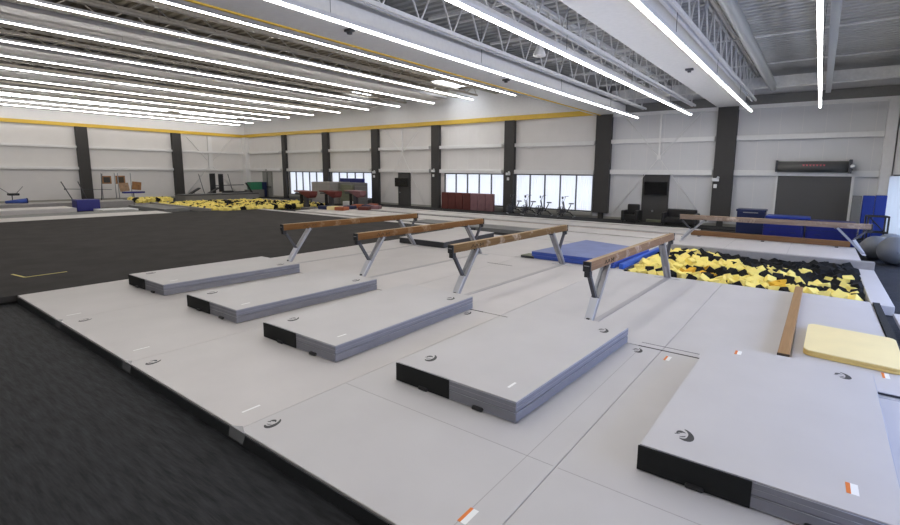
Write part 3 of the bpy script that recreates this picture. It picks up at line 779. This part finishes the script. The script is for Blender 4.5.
cube_heap('foam_cubes', 'lower layer of mostly black foam cubes in the near pit', (PX0+.08, PX1-.08, PY0+.08, PY1-.08), 0, .2, lambda x, y: -.05, lambda x, y: .75-.2*(x+3.9), 3)

# ------------------------------------------------------------------ spring floor and the hall behind
t = thing('spring_floor', 'large dark grey carpeted spring floor left of the beam platform', 'spring floor', (-21.7, 9.5, 0))
B(-9.0, 8.93, -7.66, 7.6, .03, .148, .01).build('carpet', 'carpet_dark', t)
B(-8.98, 8.91, -7.64, 7.58, .002, .03).build('spring_base', 'carpet_edge', t)
m = MB()
for a, b in (((-15.4, 2.62), (-14.75, 2.72)), ((-14.75, 2.72), (-14.8, 3.5))):
    m.bar((a[0]+21.7, a[1]-9.5, .149), (b[0]+21.7, b[1]-9.5, .149), .05, .002)
m.build('corner_tape', 'tape_yellow', t)
def strip(name, label, cat, x0, x1, y0, y1, z, mt, rz=0):
    cx, cy = (x0+x1)/2, (y0+y1)/2
    o = B(x0-cx, x1-cx, y0-cy, y1-cy, .001, z, .004).build(name, mt, None, (cx, cy, 0), rz)
    return tag(o, label, cat)
strip('border_mat', 'pale border strip along the back of the spring floor', 'border mat', -30.6, -12.8, 17.15, 17.6, .15, 'runway')
strip('border_mat', 'grey border strip left of the spring floor', 'border mat', -33.0, -30.75, 2.0, 12.4, .15, 'runway')
strip('border_mat', 'dark grey strip outside the left border of the spring floor', 'border mat', -35.3, -33.05, 2.0, 11.9, .13, 'runway_grey')
strip('border_mat', 'white strip at the corner of the spring floor by the blue block', 'border mat', -37.0, -35.4, 10.4, 12.3, .16, 'white_paint')
strip('tumbling_track', 'long pale tumbling track along the left side of the hall', 'tumbling track', -38.2, -36.0, -2.0, 9.3, .33, 'runway')
strip('tumbling_track', 'long grey bench mat beside the left wall', 'tumbling track', -42.2, -39.9, -1.0, 13.6, .43, 'grey_block')
strip('tumbling_track', 'grey track in front of the far foam pit', 'tumbling track', -38.8, -33.1, 12.9, 14.4, .2, 'runway_grey')
# vaulting runways, left to right behind the spring floor
for x0, x1, y0, y1, z, mt, lb in (
    (-29.5, -4.5, 24.75, 25.3, .05, 'runway', 'farthest narrow pale runway strip near the far wall'),
    (-29.5, -3.4, 22.75, 24.3, .06, 'runway', 'second pale runway strip from the far wall'),
    (-28.5, -4.3, 20.2, 22.0, .06, 'runway', 'third pale runway strip from the far wall'),
    (-27.5, -17.2, 18.4, 19.6, .12, 'runway', 'left pale strip behind the spring floor'),
    (-16.0, -3.6, 22.42, 22.5, .03, 'runway_warm', 'thin reddish strip between two runways')):
    strip('runway', lb, 'runway', x0, x1, y0, y1, z, mt)
strip('runway_gap_darkener', 'added black underlay darkening the gaps between the pale vaulting runways', 'carpet', -29.6, -3.3, 19.25, 25.6, .006, 'carpet_edge')  # added black sheet, makes the gaps between the runways read darker
strip('grey_track', 'grey panel mat behind the dark-sided mat', 'panel mat', -17.0, -10.0, 18.0, 19.3, .16, 'runway_grey')
strip('black_strip', 'dark strip between the spring floor and the grey panel mat', 'mat', -17.0, -12.8, 17.63, 17.97, .1, 'carpet_edge')  # thin black strip just before the grey panel mat
strip('wall_mat', 'dark floor strip along the foot of the far wall', 'mat', -29.0, 2.4, 26.0, 27.4, .03, 'carpet_edge')

# far pit
t = thing('foam_pit', 'low grey frame around the far yellow foam pit', 'pit frame', (0, 0, 0))
for a in ((-39.9, -31.2, 14.7, 14.85), (-39.9, -31.2, 23.3, 23.5), (-40.1, -39.9, 14.7, 23.5), (-31.15, -31.0, 17.8, 23.5)): B(a[0], a[1], a[2], a[3], 0, .24, .02).build('rim', 'grey_block', t)
def fpy(x, y): return .82-.45*(y > 17.5)*(x > -38)*(math.sin(x*1.3+y)*.5+.6)
cube_heap('foam_cubes', 'yellow and black foam cubes filling the far pit', (-39.4, -29.9, 15.0, 23.0), 0, .27, lambda x, y: (.16 if x > -30.9 else .07)+.08*math.sin(x*.8)*math.cos(y*.7)+.02*(x < -36), fpy, 9)
t = thing('pit_ledge', 'dark padded ledge behind the far foam pit', 'ledge', (-41.3, 20.8, 0), 0)
B(-.9, .9, -3.5, 2.6, .001, .62, .03).build('pad', 'grey_block_dark', t); B(-.92, .92, -3.52, 2.62, .62, .70, .02).build('top_pad', 'vinyl_darkgrey', t)
cube_heap('foam_cubes', 'small heap of yellow foam cubes left of the far pit', (-42.3, -40.3, 14.0, 16.4), 0, .27, lambda x, y: .36, lambda x, y: .9, 5)
B(-42.5, -40.15, 13.8, 16.6, .001, .2, .02).build('foam_bin', 'grey_block')
tag(bpy.data.objects['foam_bin'], 'low grey box under the small yellow foam heap', 'box')

# ------------------------------------------------------------------ vaulting tables, blocks
def vault_table(x, y, rz, label, top='red_leather'):
    t = thing('vault_table', label, 'vaulting table', (x, y, 0), rz)
    # tongue shaped top: flat back, sloping rounded front
    t2 = bmesh.new(); n = 12; rings = []
    for k in range(n+1):
        u = k/n; xx = -.68+1.4*u; w = .48*(1-.18*u*u); zt = 1.28-.05*u; dpt = .10+.5*max(0, (u-.25)/.75)**1.1*(1 if u < .97 else .7)
        if u > .85: dpt *= 1-.35*((u-.85)/.15)
        rings.append([t2.verts.new(p) for p in ((xx, -w, zt-.02), (xx, -w*.9, zt), (xx, w*.9, zt), (xx, w, zt-.02), (xx, w*.85, zt-dpt), (xx, -w*.85, zt-dpt))])
    for k in range(n):
        for i in range(6): t2.faces.new((rings[k][i], rings[k+1][i], rings[k+1][(i+1) % 6], rings[k][(i+1) % 6]))
    t2.faces.new(rings[0]); t2.faces.new(rings[-1][::-1]); bmesh.ops.recalc_face_normals(t2, faces=t2.faces)
    m = MB(); m._merge(t2, None, False); m.build('padded_top', top, t)
    m = MB(); m.box(-.75, .6, -.3, .3, 1.02, 1.12, .02); m.build('underframe', 'steel_dark', t)
    m = MB(); m.box(-.12, .16, -.14, .14, .1, 1.05, .02); m.build('pedestal', 'steel_dark', t)
    m = MB(); m.box(-.5, -.35, -.1, .1, .1, 1.0, .02); m.build('leg', 'black_plastic', t)
    m = MB(); m.box(-.5, .6, -.4, .4, .001, .1, .02); m.build('base', 'grey_block', t)
    return t
vault_table(-29.9, 20.9, .2, 'red-topped vaulting table farthest left of the three')
vault_table(-28.9, 22.3, .2, 'middle red-topped vaulting table before the grey blocks')
vault_table(-28.1, 23.9, .2, 'right vaulting table with pale brown top before the blue mat', 'maroon_vinyl')
def block(name, label, cat, x0, x1, y0, y1, z1, mt, part='cover', seams=1, smt='vinyl_seam', z0=0.001):
    t = thing(name, label, cat, ((x0+x1)/2, (y0+y1)/2, z0)); w, d, h = (x1-x0)/2, (y1-y0)/2, z1-z0
    B(-w, w, -d, d, 0, h, min(.03, h*.2)).build(part, mt, t)
    m = MB()
    for i in range(1, seams+1):
        zz = h*i/(seams+1); m.box(-w-.004, w+.004, -d-.004, d+.004, zz-.006, zz+.006)
    if seams: m.build('seam', smt, t)
    return t
block('stacked_mats', 'tall pile of grey mats behind the vaulting tables, left part', 'mat pile', -34.8, -32.35, 24.9, 27.0, 1.78, 'grey_block', seams=5)
block('stacked_mats', 'darker grey mat pile right of the taller grey one', 'mat pile', -32.3, -30.2, 25.7, 27.0, 1.75, 'grey_block_dark', seams=5)
t = thing('blue_wall_mat', 'large royal blue mat standing upright before the curtained window', 'mat', (-32.4, 27.3, 0))
B(-1.5, 1.4, -.12, .12, .02, 2.08, .02).build('cover', 'blue_royal', t); B(.3, .33, -.125, -.118, .05, 2.1).build('fold_seam', 'navy', t)
m = MB(); m.prism([(0, 0), (.9, 0), (.9, .5), (0, .5)], 0, .35, .02); o = m.build('white_wedge', 'white_paint', None, (-30.2, 24.4, 0))
tag(o, 'small white wedge at the foot of the upright blue mat', 'wedge')
block('slatted_box', 'olive slatted box standing before the darker grey mat pile', 'box', -31.6, -30.3, 25.35, 25.65, 1.6, 'olive', seams=4, smt='vinyl_darkgrey')
# coloured mats scattered on the floor
cols = [('navy', 'navy'), ('yellow_mat', 'yellow'), ('orange_vinyl', 'orange'), ('orange_vinyl', 'orange'), ('navy', 'navy'), ('navy', 'navy'), ('red_vinyl', 'red'), ('maroon_vinyl', 'dull red'), ('orange_vinyl', 'orange')]
poss = [(-27.4, 20.8), (-26.2, 20.9), (-25.0, 20.9), (-26.6, 23.2), (-25.3, 23.4), (-25.9, 22.1), (-23.7, 22.1), (-24.0, 23.3), (-26.2, 24.4)]
wh = ['nearest the middle vaulting table', 'between a navy and an orange one', 'in the front row', 'in the back row on the left', 'in the back row', 'in the middle row', 'at the right end', 'at the very back', 'behind the yellow one']
for k, ((mt, cn), (x, y)) in enumerate(zip(cols, poss)):
    x = -27.6+(x+27.4)*.68; m = MB(); m.box(-.36, .36, -.36, .36, 0, .24, .05)
    o = m.build('small_mat', mt, None, (x, y, .062), .2+.05*k)
    tag(o, '%s small mat on the runway, %s' % (cn, wh[k]), 'small mat', 'small coloured mats on the runway')

# seven panel mats standing in front of the window
for k in range(7):
    w = .66; x = -22.5+k*(4.6/7)+w/2
    mt, cn = (('red_vinyl', 'dark red') if k < 4 else ('maroon_vinyl', 'dusty mauve'))
    t = thing('upright_mat', '%s upright mat under the curtained window, %s in the row from the left' % (cn, words[k]), 'upright mat', (x, 27.3, .0), 0, 'row of upright mats under the window')
    B(-w/2+.025, w/2-.025, -.12, .12, .04, 1.24, .04).build('cover', mt, t)
    B(-w/2+.02, w/2-.02, -.11, .11, 0.001, .04).build('base', 'black_plastic', t)
# air bikes
def bike():
    t = thing('exercise_bike', 'x', 'exercise bike', (0, 0, 0), 0, 'exercise bikes by the window')
    m = MB()
    for k in range(2): m.tube([(.42, 0, .38), (.42, .0, .38)], .01, 4) if 0 else None
    # fan wheel: cage rings and blades
    for r_ in (.29, .2, .1): m.tube([(-.32+r_*math.cos(a), -.05, .36+r_*math.sin(a)) for a in [2*PI*i/20 for i in range(21)]], .012, 5, False)
    for a in range(10): m.bar((-.32, -.04, .36), (-.32+.27*math.cos(a*PI/5), -.04, .36+.27*math.sin(a*PI/5)), .012, .06)
    m.build('fan_wheel', 'steel_dark', t)
    m = MB(); m.tube([(-.32, 0, .36), (.25, 0, .28)], .035, 8); m.tube([(.02, 0, .3), (.25, 0, .78)], .03, 8); m.tube([(-.15, 0, .34), (-.25, 0, .95)], .028, 8)
    m.tube([(.2, 0, .28), (.45, 0, .06)], .028, 8); m.tube([(-.32, 0, .36), (-.5, 0, .06)], .028, 8); m.build('frame', 'black_plastic', t)
    m = MB(); m.tube([(.45, -.28, .05), (.45, .28, .05)], .035, 8); m.tube([(-.5, -.28, .05), (-.5, .28, .05)], .035, 8); m.build('floor_bar', 'steel', t)
    m = MB(); m.box(.12, .42, -.11, .11, .80, .87, .03); m.build('seat', 'black_leather', t)
    m = MB()
    for s in (-1, 1): m.tube([(-.1, s*.12, .3), (-.26, s*.2, .95), (-.14, s*.24, 1.24), (.02, s*.25, 1.27)], .018, 6)
    m.build('handlebar', 'steel_dark', t)
    m = MB(); m.box(-.32, -.26, -.09, .09, 1.1, 1.25, .01); m.build('console', 'black_plastic', t)
    m = MB()
    for s in (-1, 1): m.bar((-.05, s*.1, .32), (.1*s, s*.16, .32+.12*s), .02, .03); m.box(.1*s-.06, .1*s+.06, s*.16-.04, s*.16+.04, .30+.12*s, .33+.12*s)
    m.build('pedal', 'steel', t)
    return t
b0 = bike()
for k, (x, lb, rz) in enumerate(((-16.0, 'leftmost, before the dark column edge', .7), (-14.95, 'second from the left', .9), (-13.85, 'third from the left', .35), (-12.35, 'rightmost, with the tall handle', .2))):
    b = b0 if k == 0 else dup(b0)
    b.location = (x, 26.9, .03); b.rotation_euler.z = rz; b['label'] = 'dark exercise bike before the bright curtains, %s' % lb
# armchairs
def armchair(x, y, w, h, label, nm='armchair', headz=.0):
    t = thing(nm, label, 'armchair' if nm == 'armchair' else 'sofa', (x, y, .032), 0)
    B(-w/2+.12, w/2-.12, -.42, .3, .12, .42, .05).build('seat', 'black_leather', t)
    B(-w/2+.14, w/2-.14, .18, .42, .35, h, .06).build('backrest', 'black_leather', t)
    for s in (-1, 1): B(s*(w/2-.09)-.09, s*(w/2-.09)+.09, -.45, .4, .08, .66, .05).build('armrest', 'black_leather', t)
    for sx in (-1, 1):
        for sy in (-.36, .32): B(sx*(w/2-.12)-.03, sx*(w/2-.12)+.03, sy-.03, sy+.03, 0, .1).build('leg', 'black_plastic', t)
    return t
armchair(-8.36, 26.75, .92, .98, 'black leather armchair left of the tall dark door')
armchair(-5.75, 26.55, 1.75, .84, 'wide black leather sofa seat right of the tall dark door', 'sofa')
strip('bench_pad', 'flat olive bench pad below the tall dark door', 'bench', -7.75, -5.2, 27.42, 27.75, .16, 'olive')

# right bay items
def rounded_bin(x0, x1, y0, y1, h, label, body, rim):
    t = thing('plastic_bin', label, 'bin', ((x0+x1)/2, (y0+y1)/2, .0)); w, d = (x1-x0)/2, (y1-y0)/2
    m = MB(); m.prism([(-w*.93, -d*.93), (w*.93, -d*.93), (w*.93, d*.93), (-w*.93, d*.93)], .08, h-.06, .04); m.build('tub', body, t)
    m = MB(); m.box(-w, w, -d, d, h-.1, h, .03); m.build('lid', rim, t)
    m = MB(); m.box(-w*.5, w*.5, -d-.03, -d, h-.16, h-.12, .01); m.build('handle', 'steel', t)
    for sx in (-1, 1):
        for sy in (-1, 1): MB().sphere((sx*w*.75, sy*d*.75, .05), .05, 10).build('wheel', 'black_plastic', t)
rounded_bin(-2.95, -1.78, 24.4, 25.3, 1.17, 'navy blue wheeled bin left of the blue crash mats', 'navy', 'navy')
def crash_mat(x0, x1, y0, y1, z0, z1, label, mt):
    t = thing('crash_mat', label, 'crash mat', ((x0+x1)/2, (y0+y1)/2, z0)); w, d, h = (x1-x0)/2, (y1-y0)/2, z1-z0
    B(-w, w, -d, d, 0, h, .07).build('cover', mt, t)
    m = MB(); m.box(-w-.003, w+.003, -d-.003, d+.003, h*.62, h*.64); m.build('zip_seam', 'navy', t)
    m = MB()
    for s in (-1, 1): m.bar((s*w*.5-.1, -d-.006, h*.45), (s*w*.5+.1, -d-.006, h*.45), .01, .03)
    m.build('handle', 'navy', t)
crash_mat(-1.72, -.33, 22.7, 24.2, .002, .92, 'thick royal blue crash mat before the roll-up shutter, left one', 'blue_royal')
crash_mat(-.28, 1.32, 22.7, 24.2, .002, .90, 'thick royal blue crash mat before the roll-up shutter, right one', 'blue_royal')
t = thing('folded_mat', 'brighter blue folded mat lying on the left crash mat', 'mat', (-.95, 23.6, .925))
B(-.75, .8, -.5, .55, 0, .1, .03).build('cover', 'cobalt', t)
t = thing('tall_blue_mat', 'tall bright blue folded mat standing in the far right corner', 'mat', (1.87, 26.75, 0))
B(-.28, .12, -.14, .14, .0, 1.86, .02).build('panel', 'cobalt', t); B(.14, .52, -.14, .14, .0, 1.88, .02).build('panel', 'cobalt', t)
t = thing('grey_upright_mat', 'narrow grey upright mat left of the tall blue mat', 'mat', (1.38, 26.75, 0))
B(-.15, .18, -.14, .14, .0, 1.84, .02).build('cover', 'grey_block_dark', t)
# black metal rack
t = thing('metal_rack', 'black tubular metal rack behind the exercise balls', 'rack', (1.72, 21.7, 0), .1)
m = MB()
for x in (-.25, .3):
    for y in (-.25, .25): m.tube([(x, y, 0.0), (x, y, 1.32)], .03, 6)
m.build('post', 'black_plastic', t)
m = MB()
for z in (.75, 1.3):
    for x in (-.25, .3): m.tube([(x, -.25, z), (x, .25, z)], .028, 6)
    for y in (-.25, .25): m.tube([(-.25, y, z), (.3, y, z)], .028, 6)
m.tube([(-.25, -.25, 1.3), (.3, .25, .75)], .02, 6)
m.build('rail', 'black_plastic', t)
# exercise balls
for x, y, r, mt, lb in ((1.66, 19.95, .40, 'ball_grey', 'dark grey exercise ball nearest the pit, leftmost'), (2.06, 19.1, .45, 'ball_grey', 'dark grey exercise ball in front, by the right wall'),
                        (2.1, 20.75, .42, 'ball_light', 'lighter grey exercise ball behind the two dark ones'), (1.52, 20.75, .27, 'ball_grey', 'small grey exercise ball before the black rack')):
    t = thing('exercise_ball', lb, 'exercise ball', (x, y, 0))
    m = MB(); m.sphere((0, 0, r*.97), r, 28, (1, 1, .97)); m.build('ball', mt, t)
    m = MB(); m.tube([(r*.02+.02*math.cos(a), -r*.995+.004, r*.97+.02*math.sin(a)) for a in [2*PI*i/8 for i in range(9)]], .006, 5, False); m.build('valve', 'black_plastic', t)
m = MB(); m.box(-.04, .04, 0, .6, 0, .03, .01)
o = m.build('red_strap', 'red_sign', None, (1.56, 10.9, .0)); tag(o, 'small red strap on the floor right of the platform', 'strap')

# ------------------------------------------------------------------ things by the left wall
t = block('blue_block', 'violet blue foam block on the track by the spring floor corner', 'foam block', -38.6, -37.6, 9.75, 10.95, .72, 'blue_violet', seams=0)
def panel_stand(y, z, s, mt, label, inner, tilt=0):
    t = thing('target_board', label, 'target board', (-46.0+(.5 if inner == 'wood_board_pale' else 0), y, 0))
    m = MB(); M = Matrix.Translation((0, 0, z)) @ Matrix.Rotation(tilt, 4, 'X')
    m.box(-.02, .02, -s, s, -s, s, .01, 1, M); m.build('board', mt, t)
    m = MB(); m.box(.02, .03, -s*.7, s*.7, -s*.7, s*.7, 0, 1, M); m.build('inner_square', inner, t)
    m = MB(); m.tube([(-.04, -s*1.1, 0), (-.04, -s*1.1, 2.35)], .03, 6); m.box(-.25, .25, -s*1.1-.25, -s*1.1+.25, 0, .04); m.build('pole', 'steel', t)
panel_stand(13.98, 1.8, .31, 'wood_board', 'dark brown square board on a pole, leftmost of four by the left wall', 'column_dark')
panel_stand(14.9, 1.8, .33, 'wood_board', 'brown square board on a pole, upper one of the middle pair', 'wood_board_dark')
panel_stand(14.95, 1.22, .33, 'wood_board_pale', 'pale wood square board, lower one of the middle pair', 'wood_board_pale', .12)
panel_stand(16.0, 1.3, .33, 'wood_board', 'orange wood square board on a pole, rightmost of four', 'wood_board', -.12)
t = thing('blue_tray', 'thin dark blue pad on a post below the orange board', 'pad', (-45.0, 15.4, 0))
B(-.2, .2, -.75, .75, .74, .88, .02).build('pad', 'blue_violet', t); m = MB(); m.tube([(0, 0, 0), (0, 0, .75)], .04, 6); m.build('post', 'steel_dark', t)
def pole(y0, z0, y1, z1, lb, x=-45.5):
    m = MB(); m.tube([(x, y0, z0), (x, y1, z1)], .035, 6); tag(m.build('leaning_pole', 'steel_dark'), lb, 'pole')
pole(11.7, .02, 11.0, 1.7, 'thin dark leaning pole left of the dark column'); pole(12.55, .02, 12.0, 1.7, 'second thin leaning pole left of the dark column')
pole(13.35, .02, 13.55, 2.3, 'tall thin pole standing against the dark column'); pole(7.25, .02, 7.45, 2.4, 'tall thin pole at the left edge of the photo')
m = MB(); m.tube([(-45.5, 11.2, 1.15), (-45.5, 14.1, 1.05)], .02, 5); m.sphere((-45.5, 11.2, 1.15), .07, 8); m.sphere((-45.5, 12.2, 1.12), .06, 8)
tag(m.build('cross_bar', 'steel_dark'), 'thin horizontal bar tied between the leaning poles', 'bar')
t = thing('blue_roll', 'small blue roller at the left edge of the photo on the bench mat', 'roller', (-41.0, 7.6, .44), 0)
m = MB(); m.tube([(0, -.5, .1), (0, .5, .16)], [.08, .16], 14); m.build('roll', 'blue_vinyl', t); m = MB(); m.tube([(0, .5, .165), (0, .55, .165)], .17, 14); m.build('end_disc', 'navy', t)
t = thing('spotting_rig', 'dark spotting rig with thin cables near the left edge', 'rig', (-44.6, 8.1, 0))
m = MB(); m.box(-.3, .3, -.2, .35, .8, .95, .04); m.build('pulley_block', 'black_plastic', t)
m = MB(); m.tube([(0, -.1, .9), (0, -1.2, 1.9)], .015, 5); m.tube([(0, .2, .9), (0, .6, 1.4)], .015, 5); m.tube([(0, 0, 0), (0, 0, .85)], .03, 5); m.build('cable', 'cable', t)
# uneven bars behind the far pit
t = thing('uneven_bars', 'dark upright frame of the uneven bars behind the far pit', 'uneven bars', (-46.6, 22.5, 0))
m = MB(); m.box(-.1, .1, -.25, .2, 0, 2.35, .02); m.box(-.1, .1, .55, .95, .6, 2.3, .02); m.build('padded_post', 'black_plastic', t)
m = MB(); m.tube([(.1, -.8, .1), (.1, -1.3, 2.3)], .03, 6); m.tube([(.1, 1.9, .1), (.1, 1.4, 2.3)], .03, 6); m.tube([(0, -.2, 1.2), (0, 3.0, 1.25)], .04, 6); m.tube([(.0, .8, .5), (0, 3.2, .55)], .09, 8); m.build('steel_tube', 'steel_dark', t)
m = MB(); m.box(-.5, .9, -.4, 3.4, 0, .3, .04); m.box(-.2, .3, 1.0, 1.8, .3, .7, .04); m.build('base_pad', 'vinyl_darkgrey', t)
for y0, y1, lb in ((19.6, 20.6, 'left'), (21.2, 22.3, 'middle')):
    t = thing('spring_board', 'black vaulting board leaning up, %s of those behind the far pit' % lb, 'vaulting board', (-45.2, y0, .0))
    m = MB(); m.bar((0, 0, .45), (0, y1-y0, 1.05), .5, .07); m.build('board', 'black_plastic', t)
    m = MB(); m.tube([(0, .3, 0), (0, .6, .8)], .03, 6); m.box(-.3, .3, -.1, .5, 0.001, .05); m.build('support', 'steel_dark', t)
t = thing('spring_board', 'black leaning pole rest near the green box', 'vaulting board', (-44.6, 24.6, 0)); m = MB(); m.bar((0, .6, .5), (0, 0, 1.5), .2, .08); m.build('board', 'black_plastic', t); m = MB(); m.box(-.3, .3, .3, .8, 0, .55, .03); m.build('support', 'steel_dark', t)
t = thing('green_box', 'green box on a grey base near the left corner', 'box', (-46.6, 26.75, 0)); B(-.5, .3, -.65, .5, .75, 1.5, .03).build('box', 'green_box', t); B(-.6, .5, -.9, .6, .001, .74, .03).build('base', 'grey_block_dark', t)
t = thing('navy_box', 'navy box beside the green box near the left corner', 'box', (-47.2, 27.5, 0)); B(-.3, .75, -.3, .35, .001, 1.45, .03).build('box', 'navy', t); B(-.32, .77, -.32, .42, 1.45, 1.5, .02).build('lid', 'navy', t)
